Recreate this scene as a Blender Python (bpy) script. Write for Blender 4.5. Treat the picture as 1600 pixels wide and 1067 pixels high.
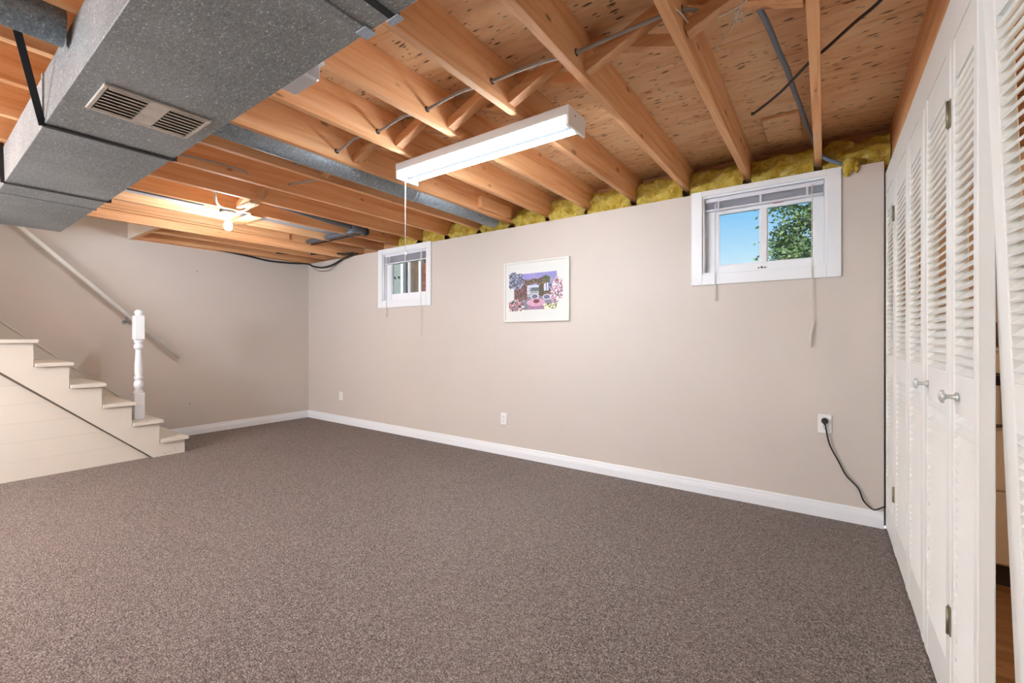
import bpy, bmesh, math, random
from mathutils import Vector, Matrix, noise
random.seed(7)
for o in list(bpy.data.objects): bpy.data.objects.remove(o)
S = bpy.context.scene
C = S.collection
# ------------------------------------------------------------------ camera
cam = bpy.data.objects.new('camera', bpy.data.cameras.new('camera')); C.objects.link(cam)
cam.location = (0, -3.3373, 1.1134)
cam.rotation_euler = (math.radians(90.0), 0, 0.6196)
cam.data.sensor_width = 36.0; cam.data.lens = 684.2/1600*36
cam.data.shift_y = -0.0041; cam.data.clip_start = 0.02
S.camera = cam
# ------------------------------------------------------------------ world, sun, exposure
W = bpy.data.worlds.new('sky'); S.world = W; W.use_nodes = True
wn = W.node_tree.nodes; wl = W.node_tree.links
tc = wn.new('ShaderNodeTexCoord'); sx = wn.new('ShaderNodeSeparateXYZ'); sky = wn.new('ShaderNodeValToRGB')
wl.new(tc.outputs['Generated'], sx.inputs[0]); wl.new(sx.outputs[2], sky.inputs[0])
for p, c in ((0.0, (.93, .96, 1, 1)), (.10, (.88, .95, 1, 1)), (.17, (.52, .80, 1, 1)), (.27, (.19, .56, .98, 1)), (1.0, (.08, .28, .72, 1))):
    e = sky.color_ramp.elements[0] if p == 0 else sky.color_ramp.elements[-1] if p == 1 else sky.color_ramp.elements.new(p)
    e.position = p; e.color = c
wl.new(sky.outputs[0], wn['Background'].inputs[0]); wn['Background'].inputs[1].default_value = 0.25
sun = bpy.data.objects.new('sun', bpy.data.lights.new('sun', 'SUN')); C.objects.link(sun)
sun.data.energy = 1.25; sun.data.angle = 0.01; sun.data.color = (1, .94, .84)
sun.rotation_euler = (math.radians(48), 0, math.radians(-22))
S.view_settings.view_transform = 'Standard'; S.view_settings.look = 'None'
S.view_settings.gamma = 1; S.view_settings.use_curve_mapping = False
S.view_settings.exposure = 2.10
TUBE, BULB, LAUNDRY, GLOBE_FILL = 17.0, 118.0, 18.0, 26.0
# ------------------------------------------------------------------ materials
def lin(r, g, b):
    f = lambda c: (c/255/12.92) if c/255 <= .04045 else ((c/255+.055)/1.055)**2.4
    return (f(r), f(g), f(b), 1)
class NT:
    def __init__(s, name):
        s.m = bpy.data.materials.new(name); s.m.use_nodes = True
        s.n = s.m.node_tree.nodes; s.l = s.m.node_tree.links; s.b = s.n['Principled BSDF']
    def new(s, t, **k):
        n = s.n.new(t)
        for a, v in k.items(): setattr(n, a, v)
        return n
    def coord(s, scale=(1, 1, 1), rnd=0.0, kind='Object'):
        t = s.new('ShaderNodeTexCoord'); mp = s.new('ShaderNodeMapping')
        mp.inputs['Scale'].default_value = scale
        if rnd:
            oi = s.new('ShaderNodeObjectInfo'); mu = s.new('ShaderNodeVectorMath', operation='SCALE')
            cb = s.new('ShaderNodeCombineXYZ')
            for i in range(3): s.l.new(oi.outputs['Random'], cb.inputs[i])
            s.l.new(cb.outputs[0], mu.inputs[0]); mu.inputs['Scale'].default_value = rnd
            ad = s.new('ShaderNodeVectorMath', operation='ADD')
            s.l.new(t.outputs[kind], ad.inputs[0]); s.l.new(mu.outputs[0], ad.inputs[1]); s.l.new(ad.outputs[0], mp.inputs[0])
        else: s.l.new(t.outputs[kind], mp.inputs[0])
        return mp.outputs[0]
    def noise(s, vec, scale, detail=3, rough=.55, dist=0):
        n = s.new('ShaderNodeTexNoise'); n.inputs['Scale'].default_value = scale; n.inputs['Detail'].default_value = detail
        n.inputs['Roughness'].default_value = rough; n.inputs['Distortion'].default_value = dist
        s.l.new(vec, n.inputs['Vector']); return n.outputs['Fac']
    def voro(s, vec, scale, feature='F1', out='Distance'):
        n = s.new('ShaderNodeTexVoronoi', feature=feature); n.inputs['Scale'].default_value = scale
        s.l.new(vec, n.inputs['Vector']); return n.outputs[out]
    def ramp(s, fac, stops):
        r = s.new('ShaderNodeValToRGB'); e = r.color_ramp.elements
        while len(e) < len(stops): e.new(.5)
        for i, (p, c) in enumerate(stops): e[i].position = p; e[i].color = c
        s.l.new(fac, r.inputs[0]); return r.outputs[0]
    def mix(s, fac, a, b, mode='MIX'):
        m = s.new('ShaderNodeMix', data_type='RGBA', blend_type=mode)
        for i, v in ((0, fac), (6, a), (7, b)):
            if hasattr(v, 'is_linked'): s.l.new(v, m.inputs[i])
            else: m.inputs[i].default_value = v
        return m.outputs[2]
    def math(s, op, a, b=0.0):
        m = s.new('ShaderNodeMath', operation=op)
        for i, v in ((0, a), (1, b)):
            if hasattr(v, 'is_linked'): s.l.new(v, m.inputs[i])
            else: m.inputs[i].default_value = v
        return m.outputs[0]
    def bump(s, h, strength=.3, dist=.01):
        b = s.new('ShaderNodeBump'); b.inputs['Strength'].default_value = strength; b.inputs['Distance'].default_value = dist
        s.l.new(h, b.inputs['Height']); s.l.new(b.outputs[0], s.b.inputs['Normal'])
    def out(s, col=None, rough=.5, metal=0, spec=None):
        if col is not None:
            if hasattr(col, 'is_linked'): s.l.new(col, s.b.inputs['Base Color'])
            else: s.b.inputs['Base Color'].default_value = col
        s.b.inputs['Roughness'].default_value = rough; s.b.inputs['Metallic'].default_value = metal
        if spec is not None: s.b.inputs['Specular IOR Level'].default_value = spec
        return s.m
M = {}
def plain(name, rgb, rough=.5, metal=0, spec=None, var=.03, sc=6):
    t = NT(name); c = lin(*rgb); v = t.coord(rnd=3)
    d = tuple(x*(1-var*4) for x in c[:3])+(1,)
    M[name] = t.out(t.ramp(t.noise(v, sc, 3), [(.3, d), (.6, c)]), rough, metal, spec)
def wood(name, base, dark, light, axis=1, rough=.7):
    t = NT(name); sc = [26, 26, 26]; sc[axis] = 1.3
    v = t.coord(tuple(sc), rnd=7.3)
    g = t.noise(v, 1.0, 5, .6, .6)
    col = t.ramp(g, [(.28, lin(*dark)), (.5, lin(*base)), (.75, lin(*light))])
    sc2 = [9, 9, 9]; sc2[axis] = 3.6
    v2 = t.coord(tuple(sc2), rnd=5.1)
    k = t.voro(v2, 1.0)
    nz = t.noise(t.coord((5, 5, 5), rnd=2), 1.0, 2)
    kk = t.math('ADD', k, t.math('MULTIPLY', t.math('SUBTRACT', nz, .5), .25))
    kf = t.ramp(kk, [(.07, (1, 1, 1, 1)), (.12, (0, 0, 0, 1))])
    kf = t.math('MULTIPLY', kf, .6)
    col = t.mix(kf, col, lin(92, 52, 34))
    oi = t.new('ShaderNodeObjectInfo')
    hv = t.new('ShaderNodeHueSaturation'); t.l.new(col, hv.inputs['Color'])
    t.l.new(t.math('ADD', t.math('MULTIPLY', oi.outputs['Random'], .25), .88), hv.inputs['Value'])
    t.bump(g, .15, .003)
    M[name] = t.out(hv.outputs[0], rough)
wood('joist_wood', (235, 178, 126), (212, 144, 92), (244, 200, 152), 1)
wood('brace_wood', (216, 160, 110), (190, 128, 82), (230, 184, 138), 0)
wood('pale_wood', (222, 190, 150), (196, 160, 118), (232, 206, 172), 0)
wood('plank_floor', (158, 114, 72), (122, 82, 48), (184, 140, 94), 0, .4)
def plywood():
    t = NT('plywood')
    v = t.coord((3.0, 15, 3), rnd=11)
    g = t.noise(v, 1.0, 6, .62, 1.2)
    col = t.ramp(g, [(.25, lin(214, 156, 108)), (.5, lin(243, 203, 156)), (.72, lin(248, 218, 178))])
    big = t.noise(t.coord((.9, .9, .9), rnd=3), 1.0, 2)
    col = t.mix(t.ramp(big, [(.35, (0, 0, 0, 1)), (.65, (.45, .45, .45, 1))]), col, lin(216, 156, 110))
    def fleck(sx, sy, r0, r1, keep, seed):
        vv = t.coord((sx, sy, 6), rnd=seed)
        vo = t.new('ShaderNodeTexVoronoi'); vo.inputs['Scale'].default_value = 1.0
        t.l.new(vv, vo.inputs['Vector'])
        wob = t.math('MULTIPLY', t.math('SUBTRACT', t.noise(t.coord((60, 60, 60)), 1, 2), .5), .22)
        d = t.ramp(t.math('ADD', vo.outputs['Distance'], wob), [(r0, (1, 1, 1, 1)), (r1, (0, 0, 0, 1))])
        sp = t.new('ShaderNodeSeparateColor'); t.l.new(vo.outputs['Color'], sp.inputs[0])
        return t.math('MULTIPLY', d, t.math('GREATER_THAN', sp.outputs[0], keep))
    f = t.math('MAXIMUM', fleck(9, 34, .13, .22, .30, 5), fleck(15, 52, .12, .22, .45, 17))
    col = t.mix(t.math('MULTIPLY', f, .85), col, lin(58, 34, 28))
    t.bump(g, .2, .004)
    M['plywood'] = t.out(col, .75)
plywood()
def carpet():
    t = NT('carpet')
    v = t.coord((1, 1, 1))
    n1 = t.noise(v, 190, 2, .7)
    n2 = t.noise(v, 70, 3, .7)
    n3 = t.noise(v, 1.3, 3)
    vo = t.voro(v, 150)
    f = t.math('ADD', t.math('MULTIPLY', n1, .7), t.math('MULTIPLY', n2, .3))
    col = t.ramp(f, [(.36, lin(70, 61, 57)), (.5, lin(130, 119, 113)), (.66, lin(194, 184, 177))])
    col = t.mix(t.ramp(n3, [(.35, (0, 0, 0, 1)), (.7, (.22, .22, .22, 1))]), col, lin(148, 136, 130), 'MIX')
    t.bump(t.math('ADD', t.math('MULTIPLY', vo, -1.0), n1), .7, .006)
    M['carpet'] = t.out(col, .95, spec=.1)
carpet()
def paint(name, rgb, rough=.6, bump=.06, var=.02):
    t = NT(name); c = lin(*rgb); v = t.coord((1, 1, 1))
    d = tuple(x*(1-var) for x in c[:3])+(1,)
    col = t.ramp(t.noise(v, 2.2, 4), [(.35, d), (.65, c)])
    t.bump(t.noise(v, 160, 2), bump, .002)
    M[name] = t.out(col, rough)
paint('wall_paint', (209, 200, 191)); paint('soffit_paint', (226, 214, 202)); paint('stair_cream', (218, 211, 198), .5)
paint('white_paint', (238, 241, 244), .38, .02, .01); paint('door_paint', (238, 239, 234), .45, .04, .02)
paint('laundry_paint', (226, 196, 160)); paint('rail_paint', (238, 236, 230), .35, .01)
def galv(name, base, light, dark, metal=.35, rough=.5, sc=1.0):
    t = NT(name)
    v = t.coord((60*sc, 130*sc, 130*sc)); v2 = t.coord((1, 1, 1))
    n = t.noise(v, 1.0, 2, .6, 1.5); n3 = t.noise(v2, 210*sc, 2, .6); n2 = t.noise(v2, 1.8, 3)
    f = t.math('ADD', t.math('MULTIPLY', n, .6), t.math('MULTIPLY', n3, .4))
    col = t.ramp(f, [(.34, lin(*dark)), (.52, lin(*base)), (.575, lin(*base)), (.66, lin(*light))])
    col = t.mix(t.ramp(n2, [(.45, (0, 0, 0, 1)), (.75, (.22, .22, .22, 1))]), col, lin(*light))
    t.bump(n, .06, .002)
    M[name] = t.out(col, rough, metal)
galv('galvanized', (140, 145, 145), (226, 230, 230), (100, 104, 104), .05, .55)
galv('pipe_metal', (146, 158, 166), (208, 216, 222), (100, 112, 120), .15, .5, .5)
galv('pan_metal', (180, 194, 210), (218, 228, 238), (150, 166, 182), .1)
def insul():
    t = NT('insulation'); v = t.coord((1, 1, 1), rnd=4)
    n = t.noise(v, 16, 6, .7, .8); n2 = t.noise(v, 140, 3, .7)
    f = t.math('ADD', t.math('MULTIPLY', n, .75), t.math('MULTIPLY', n2, .25))
    col = t.ramp(f, [(.3, lin(140, 108, 30)), (.45, lin(202, 172, 66)), (.58, lin(220, 202, 116)), (.72, lin(236, 228, 178))])
    t.bump(f, .9, .02)
    M['insulation'] = t.out(col, .95, spec=.1)
insul()
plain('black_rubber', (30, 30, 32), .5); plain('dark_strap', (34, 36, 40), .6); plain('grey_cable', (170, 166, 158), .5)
plain('jacket_white', (224, 220, 208), .45); plain('blue_cable', (112, 128, 150), .35); plain('brown_cable', (62, 54, 48), .5)
plain('abs_grey', (92, 98, 106), .45); plain('plate_white', (242, 242, 240), .3, var=.005); plain('slot_dark', (60, 58, 56), .5)
plain('steel', (170, 172, 172), .3, .8); plain('brass_old', (150, 144, 120), .4, .7); plain('register_beige', (206, 196, 182), .5, var=.06, sc=20)
plain('mark_shadow_brown', (104, 92, 80), .8); plain('grime', (112, 98, 82), .9); plain('porcelain', (240, 238, 234), .2, var=.005); plain('clear_knob', (214, 218, 216), .12, .25)
plain('enamel_cream', (236, 222, 200), .25, var=.01); plain('appliance_dark', (62, 54, 50), .35); plain('concrete', (120, 124, 128), .85, var=.06)
plain('frame_white', (226, 225, 219), .4, var=.005); plain('mat_board', (222, 224, 219), .7, var=.004); plain('red_tag', (206, 92, 70), .5)
plain('channel_grey', (58, 60, 62), .5); plain('lens_white', (228, 228, 232), .25, var=.01); plain('blind_white', (226, 226, 234), .4, var=.01)
plain('bark', (92, 74, 58), .9, var=.1); plain('grass_mat', (96, 122, 62), .9, var=.1); plain('shed_brown', (112, 90, 74), .8, var=.08)
plain('shed_grey', (146, 152, 148), .6); plain('brick_red', (142, 84, 70), .85, var=.1)
def leafmat():
    t = NT('leaf'); oi = t.new('ShaderNodeObjectInfo'); v = t.coord((1, 1, 1))
    col = t.ramp(t.noise(v, 2.0, 4), [(.3, lin(66, 92, 62)), (.5, lin(112, 138, 92)), (.7, lin(184, 188, 132))])
    t.b.inputs['Subsurface Weight'].default_value = 0
    M['leaf'] = t.out(col, .6)
leafmat()
def glass():
    t = NT('pane_glass'); tr = t.new('ShaderNodeBsdfTransparent'); gl = t.new('ShaderNodeBsdfGlossy'); gl.inputs['Roughness'].default_value = .01
    mx = t.new('ShaderNodeMixShader'); lw = t.new('ShaderNodeLayerWeight')
    tr.inputs[0].default_value = (.96, .98, .98, 1)
    t.l.new(t.math('ADD', t.math('MULTIPLY', t.math('POWER', lw.outputs['Facing'], 5.0), .8), .04), mx.inputs[0]); t.l.new(tr.outputs[0], mx.inputs[1]); t.l.new(gl.outputs[0], mx.inputs[2])
    t.l.new(mx.outputs[0], t.n['Material Output'].inputs[0]); M['pane_glass'] = t.m
glass()
def emit(name, col, s):
    t = NT(name); t.b.inputs['Base Color'].default_value = (.9, .9, .9, 1)
    t.b.inputs['Emission Color'].default_value = col; t.b.inputs['Emission Strength'].default_value = s; M[name] = t.m
emit('tube_glow', (.91, .97, 1.05, 1), TUBE); emit('bulb_glow', (.91, .97, 1.05, 1), BULB); emit('fill_glow', (.89, .97, 1.08, 1), GLOBE_FILL); emit('laundry_glow', (1.0, .87, .72, 1), LAUNDRY)
def attr_mat():
    t = NT('print_ink'); a = t.new('ShaderNodeVertexColor'); a.layer_name = 'ink'
    t.l.new(a.outputs[0], t.b.inputs['Base Color']); t.b.inputs['Roughness'].default_value = .6; M['print_ink'] = t.m
attr_mat()
# ------------------------------------------------------------------ mesh builder
class MB:
    def __init__(s): s.v = []; s.f = []; s.sm = []
    def add(s, vs, fs, smooth=False):
        o = len(s.v); s.v += [tuple(p) for p in vs]
        for f in fs: s.f.append(tuple(i+o for i in f)); s.sm.append(smooth)
        return s
    def box(s, x0, x1, y0, y1, z0, z1, bev=0.0):
        if x0 > x1: x0, x1 = x1, x0
        if y0 > y1: y0, y1 = y1, y0
        if z0 > z1: z0, z1 = z1, z0
        if bev <= 0:
            vs = [(x, y, z) for z in (z0, z1) for y in (y0, y1) for x in (x0, x1)]
            return s.add(vs, [(0, 2, 3, 1), (4, 5, 7, 6), (0, 1, 5, 4), (2, 6, 7, 3), (0, 4, 6, 2), (1, 3, 7, 5)])
        bm = bmesh.new(); bmesh.ops.create_cube(bm, size=1)
        for v in bm.verts: v.co = Vector(((x0+x1)/2+v.co.x*(x1-x0), (y0+y1)/2+v.co.y*(y1-y0), (z0+z1)/2+v.co.z*(z1-z0)))
        bmesh.ops.bevel(bm, geom=bm.edges[:], offset=bev, segments=1, affect='EDGES', profile=.5)
        return s.bm(bm)
    def bm(s, bm, smooth=False, mat=None):
        bm.verts.index_update()
        s.add([(mat @ v.co if mat else v.co) for v in bm.verts], [tuple(v.index for v in f.verts) for f in bm.faces], smooth); bm.free(); return s
    def beam(s, a, b, w, h, up=(0, 0, 1)):
        a, b = Vector(a), Vector(b); d = (b-a).normalized(); up = Vector(up)
        r = d.cross(up).normalized()*w/2; u = r.cross(d).normalized()*h/2
        vs = [p+i*r+j*u for p in (a, b) for i, j in ((-1, -1), (1, -1), (1, 1), (-1, 1))]
        return s.add(vs, [(3, 2, 1, 0), (4, 5, 6, 7), (0, 1, 5, 4), (1, 2, 6, 5), (2, 3, 7, 6), (3, 0, 4, 7)])
    def prism(s, pts, ax, a0, a1):
        """polygon pts (2-D in the two other axes in xyz order) extruded along axis ax"""
        def P(p, t):
            q = list(p); q.insert(ax, t); return tuple(q)
        n = len(pts); vs = [P(p, a0) for p in pts]+[P(p, a1) for p in pts]
        return s.add(vs, [tuple(range(n-1, -1, -1)), tuple(range(n, 2*n))]+[(i, (i+1) % n, n+(i+1) % n, n+i) for i in range(n)])
    def tube(s, path, r, n=8, caps=True, smooth=True, sub=0):
        P = [Vector(p) for p in path]
        if sub and len(P) > 2:
            Q = []
            for i in range(len(P)-1):
                p0, p1, p2, p3 = P[max(i-1, 0)], P[i], P[i+1], P[min(i+2, len(P)-1)]
                for k in range(sub):
                    t = k/sub
                    Q.append(.5*((2*p1)+(p2-p0)*t+(2*p0-5*p1+4*p2-p3)*t*t+(3*p1-p0-3*p2+p3)*t**3))
            if isinstance(r, (list, tuple)):
                r = [r[i]+(r[i+1]-r[i])*k/sub for i in range(len(P)-1) for k in range(sub)]+[r[-1]]
            P = Q+[P[-1]]
        vs = []; N = None
        for i, p in enumerate(P):
            d = (P[min(i+1, len(P)-1)]-P[max(i-1, 0)]).normalized()
            if N is None:
                N = d.cross(Vector((0, 0, 1)))
                if N.length < .1: N = d.cross(Vector((1, 0, 0)))
            N = (N-d*N.dot(d)).normalized(); B = d.cross(N)
            rr = r[i] if isinstance(r, (list, tuple)) else r
            for k in range(n):
                a = 2*math.pi*k/n; vs.append(p+(N*math.cos(a)+B*math.sin(a))*rr)
        fs = [(i*n+k, i*n+(k+1) % n, (i+1)*n+(k+1) % n, (i+1)*n+k) for i in range(len(P)-1) for k in range(n)]
        s.add(vs, fs, smooth)
        if caps:
            o = len(s.v)-len(vs)
            s.f.append(tuple(o+k for k in range(n-1, -1, -1))); s.sm.append(False)
            s.f.append(tuple(o+(len(P)-1)*n+k for k in range(n))); s.sm.append(False)
        return s
    def lathe(s, prof, c=(0, 0, 0), n=20, axis='z'):
        vs = []
        for r, z in prof:
            for k in range(n):
                a = 2*math.pi*k/n; x, y = r*math.cos(a), r*math.sin(a)
                p = {'z': (x, y, z), 'x': (z, x, y), 'y': (y, z, x)}[axis]
                vs.append((c[0]+p[0], c[1]+p[1], c[2]+p[2]))
        m = len(prof)
        fs = [(i*n+k, i*n+(k+1) % n, (i+1)*n+(k+1) % n, (i+1)*n+k) for i in range(m-1) for k in range(n)]
        s.add(vs, fs, True); o = len(s.v)-len(vs)
        s.f.append(tuple(o+k for k in range(n-1, -1, -1))); s.sm.append(False)
        s.f.append(tuple(o+(m-1)*n+k for k in range(n))); s.sm.append(False)
        return s
WL = {}
def wloc(o):
    v = Vector((0, 0, 0))
    while o is not None: v += o.location; o = o.parent
    return v
def obj(name, mb, mat, parent=None, local=False, recenter=True):
    """link mb as one mesh object; verts are world coordinates (or the parent's own when local)"""
    vs = [Vector(v) for v in mb.v]
    lo = Vector([min(v[i] for v in vs) for i in range(3)]); hi = Vector([max(v[i] for v in vs) for i in range(3)])
    c = (lo+hi)/2 if recenter else Vector((0, 0, 0))
    me = bpy.data.meshes.new(name); me.from_pydata([v-c for v in vs], [], mb.f)
    me.polygons.foreach_set('use_smooth', mb.sm); me.update()
    me.materials.append(M[mat] if isinstance(mat, str) else mat)
    o = bpy.data.objects.new(name, me); C.objects.link(o)
    if parent is not None: o.parent = parent
    o.location = c if (local or parent is None) else c-wloc(parent)
    return o
def dup(src, parent, offset=(0, 0, 0)):
    o = src.copy(); C.objects.link(o); o.parent = parent; o.location = src.location+Vector(offset); return o
def tag(o, label, cat, group=None, kind=None):
    o['label'] = label; o['category'] = cat
    if group: o['group'] = group
    if kind: o['kind'] = kind
    return o
def thing(name, loc, label, cat, group=None, kind=None):
    o = bpy.data.objects.new(name, None); C.objects.link(o); o.location = loc; o.empty_display_size = .05
    return tag(o, label, cat, group, kind)
def ntag(o, label):
    o['label'] = label; return o
# ================================================================== SHELL
XL, XC, YB = -5.88, 0.29, -6.6       # left wall, closet doors, wall behind the camera
HJ, HP, SP, X0 = 2.2155, 2.42, 0.4064, -0.0124   # joist bottom, plywood, spacing, right face of joist 0
def grid_wall(x0, x1, z0, z1, y0, y1, holes):
    """wall slab in the xz plane with rectangular holes"""
    m = MB(); xs = sorted({x0, x1, *[h[0] for h in holes], *[h[1] for h in holes]}); zs = sorted({z0, z1, *[h[2] for h in holes], *[h[3] for h in holes]})
    for i in range(len(xs)-1):
        for j in range(len(zs)-1):
            cx, cz = (xs[i]+xs[i+1])/2, (zs[j]+zs[j+1])/2
            if any(h[0] < cx < h[1] and h[2] < cz < h[3] for h in holes): continue
            m.box(xs[i], xs[i+1], y0, y1, zs[j], zs[j+1])
    return m
W1 = (-.709, .012, 1.56, 2.112); W2 = (-4.262, -3.516, 1.535, 2.10)
tag(obj('floor', MB().box(XL, XC+.02, YB, 0.0, -.05, 0), 'carpet'), 'brown grey loop carpet covering the whole basement floor', 'floor', kind='structure')
tag(obj('wall_back', grid_wall(XL-.1, .283, 0, 2.14, 0, .0127, [W1, W2]), 'wall_paint'), 'long beige painted wall with two small high windows', 'wall', kind='structure')
tag(obj('wall_foundation', grid_wall(XL-.3, 2.6, 0, 2.10, .05, .30, [(W1[0]-.35, W1[1]+.02, W1[2], W1[3]), (W2[0]-.55, W2[1]+.02, W2[2], W2[3])]), 'concrete'), 'grey concrete foundation behind the beige wall and laundry', 'wall', kind='structure')
m = MB().box(XL-.1, XL, -1.95, .0, 0, 2.135).box(XL-.1, XL, YB, -1.95, 0, 4.6)
tag(obj('wall_left', m, 'wall_paint'), 'beige end wall running up beside the stairs', 'wall', kind='structure')
tag(obj('wall_stairend', MB().box(XL-.1, -5.03, YB-.1, YB, HP+.001, 4.7), 'soffit_paint'), 'pale wall at the top end of the stairwell', 'wall', kind='structure')
tag(obj('wall_front', MB().box(XL-.1, XC+.1, YB-.1, YB, 0, HP), 'wall_paint'), 'beige wall behind the camera', 'wall', kind='structure')
SEAM = obj('carpet_seam', MB().beam((-4.97, -1.742, .0006), (-4.96, -1.40, .0006), .009, .0012), 'mark_shadow_brown', bpy.data.objects['floor'])
for p in ((-1.339, 1.87), (-1.41, .36)):
    obj('nail_hole', MB().lathe([(.006, 0), (.006, .0006)], (XL, p[0], p[1]), 8, 'x'), 'mark_shadow_brown', bpy.data.objects['wall_left'])
# stairwell opening above the stairs
tag(obj('wall_stairwell', MB().box(XL, -5.071, -1.955, -1.94, 2.132, 4.6), 'soffit_paint'), 'white drywall face at the end of the stair opening', 'wall', kind='structure')
tag(obj('wall_stairside', MB().box(-5.066, -5.032, YB, -1.955, HP+.018, 4.6), 'soffit_paint'), 'pale wall above the trimmer joist beside the stair opening', 'wall', kind='structure')
tag(obj('ceiling_stairwell', MB().box(XL, -5.06, YB, -1.94, 4.6, 4.65), 'soffit_paint'), 'white ceiling at the top of the stairwell', 'ceiling', kind='structure')
# ceiling: plywood sheets, joists, bracing
ceil = thing('ceiling', (-2.5, -1.5, HP), 'open basement ceiling of plywood sheets on wooden joists', 'ceiling', kind='structure')
seam = -1.195
rows = [(seam, .33), (seam-1.22, seam), (seam-2.44, seam-1.22), (seam-3.66, seam-2.44), (seam-4.88, seam-3.66), (YB, seam-4.88)]
for r, (ya, yb) in enumerate(rows):
    xs = [2.6, 2.0086] if r % 2 == 0 else [2.6, .789]
    xmin = XL if ya > -1.96 else -5.06
    x = xs[-1]
    while x > xmin: x = max(x-2.44, xmin); xs.append(x)
    for a, b in zip(xs[1:], xs[:-1]):
        y0 = ya
        obj('plywood_sheet', MB().box(a+.0025, b-.0025, y0+.002, yb-.002, HP, HP+.016), 'plywood', ceil)
obj('plywood_sheet', MB().box(XL, -5.06, -1.94, seam-.002, HP, HP+.016), 'plywood', ceil)
obj('floor_deck', MB().box(-5.06, 2.6, YB, .33, HP+.018, HP+.04).box(XL-.1, -5.06, -1.94, .33, HP+.018, HP+.04), 'concrete', ceil)
JF = {k: X0-k*SP for k in range(8)}
JF.update({8: -3.30, 9: -3.722, 10: -4.147, 11: -4.582, 12: -4.99, 13: -5.40})
for k in range(0, 14):
    xr = JF[k]; j = MB()
    y0 = -1.90 if k >= 13 else YB
    j.box(xr-.038, xr, y0, .27, (HJ if k < 13 else 2.15)+random.uniform(-.002, .002), HP, .0015)
    obj('joist', j, 'joist_wood', ceil); JF[k] = xr
obj('joist', MB().box(XL+.002, XL+.07, -1.90, .27, 2.142, HP), 'joist_wood', ceil)
obj('joist', MB().box(-5.069, -5.030, YB, .27, 2.136, HP), 'joist_wood', ceil)
obj('header_joist', MB().box(XL+.001, -5.071, -1.938, -1.901, 2.134, HP), 'joist_wood', ceil)
obj('header_beam', MB().box(.33, .37, YB, .27, 2.085, HP), 'joist_wood', ceil)
obj('rim_board', MB().box(XL-.06, XL-.001, -1.95, .31, 2.136, HP), 'brace_wood', ceil)
obj('rim_board', MB().box(XL-.2, 2.6, .272, .31, 2.10, HP), 'brace_wood', ceil)
obj('splice_block', MB().box(JF[6]+.002, JF[6]+.05, -.42, .02, HJ+.02, HJ+.12, .004), 'joist_wood', ceil)
obj('splice_block', MB().box(JF[12]+.002, JF[12]+.036, -2.6, -.75, HJ+.015, HP-.02, .003), 'joist_wood', ceil)
obj('subfloor_patch', MB().box(-.305, -.115, -.345, .03, HP-.02, HP-.001, .002), 'plywood', ceil)
# cross bridging between the joists
YBR = -1.60
def brace(a, b):
    obj('bridging_strut', MB().beam(a, b, .046, .05, (0, 1, 0)), 'brace_wood', ceil)
for k in range(0, 10):
    xa = JF[k]-.038; xb = JF[k+1]       # left face of joist k and right face of joist k+1
    if k == 7: continue
    y = YBR+random.uniform(-.015, .015)
    brace((xb, y-.026, HJ+.036), (xa, y-.026, HP-.03)); brace((xa, y+.028, HJ+.036), (xb, y+.028, HP-.03))
# closet partition and laundry room behind it
tag(obj('wall_closet_header', MB().box(XC+.001, XC+.016, -3.6, .03, 1.9392, 2.07).box(XC+.001, XC+.016, YB, -3.6, 0, 2.07), 'door_paint'), 'white board header above the louvered closet doors', 'wall', kind='structure')
tag(obj('wall_laundry', MB().box(2.5, 2.6, -4.6, .05, 0, HP).box(.33, 2.6, -4.7, -4.6, 0, HP).box(.33, 2.5, .03, .05, 0, 2.1), 'laundry_paint'), 'warm beige wall of the laundry room seen past the doors', 'wall', kind='structure')
lf = thing('floor_laundry', (1.4, -2.2, 0), 'brown wooden plank floor inside the laundry room', 'floor', kind='structure')
obj('subfloor', MB().box(.311, 2.5, -4.6, .03, -.05, -.004), 'plank_floor', lf)
pl = None
for r in range(23):
    y1 = .03-r*.2; y0 = max(y1-.2, -4.6)
    cut = random.uniform(1.0, 2.0)
    for a, b in ((.311, cut), (cut, 2.5)):
        obj('floor_plank', MB().box(a+.001, b-.001, y0+.0015, y1-.0015, -.004, .0), 'plank_floor', lf)
# baseboards
prof = [(0, 0), (-.016, 0), (-.016, .052), (-.0135, .056), (-.0135, .064), (-.011, .07), (-.009, .080), (-.0095, .086), (-.007, .094), (0, .096)]
tag(obj('baseboard_back', MB().prism(prof, 0, XL, .281), 'white_paint'), 'white moulded baseboard along the long beige wall', 'baseboard', kind='structure')
tag(obj('baseboard_left', MB().prism([(XL-a, b) for a, b in prof][::-1], 1, -1.68, -.016), 'white_paint'), 'white moulded baseboard between the stairs and the corner', 'baseboard', kind='structure')
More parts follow.
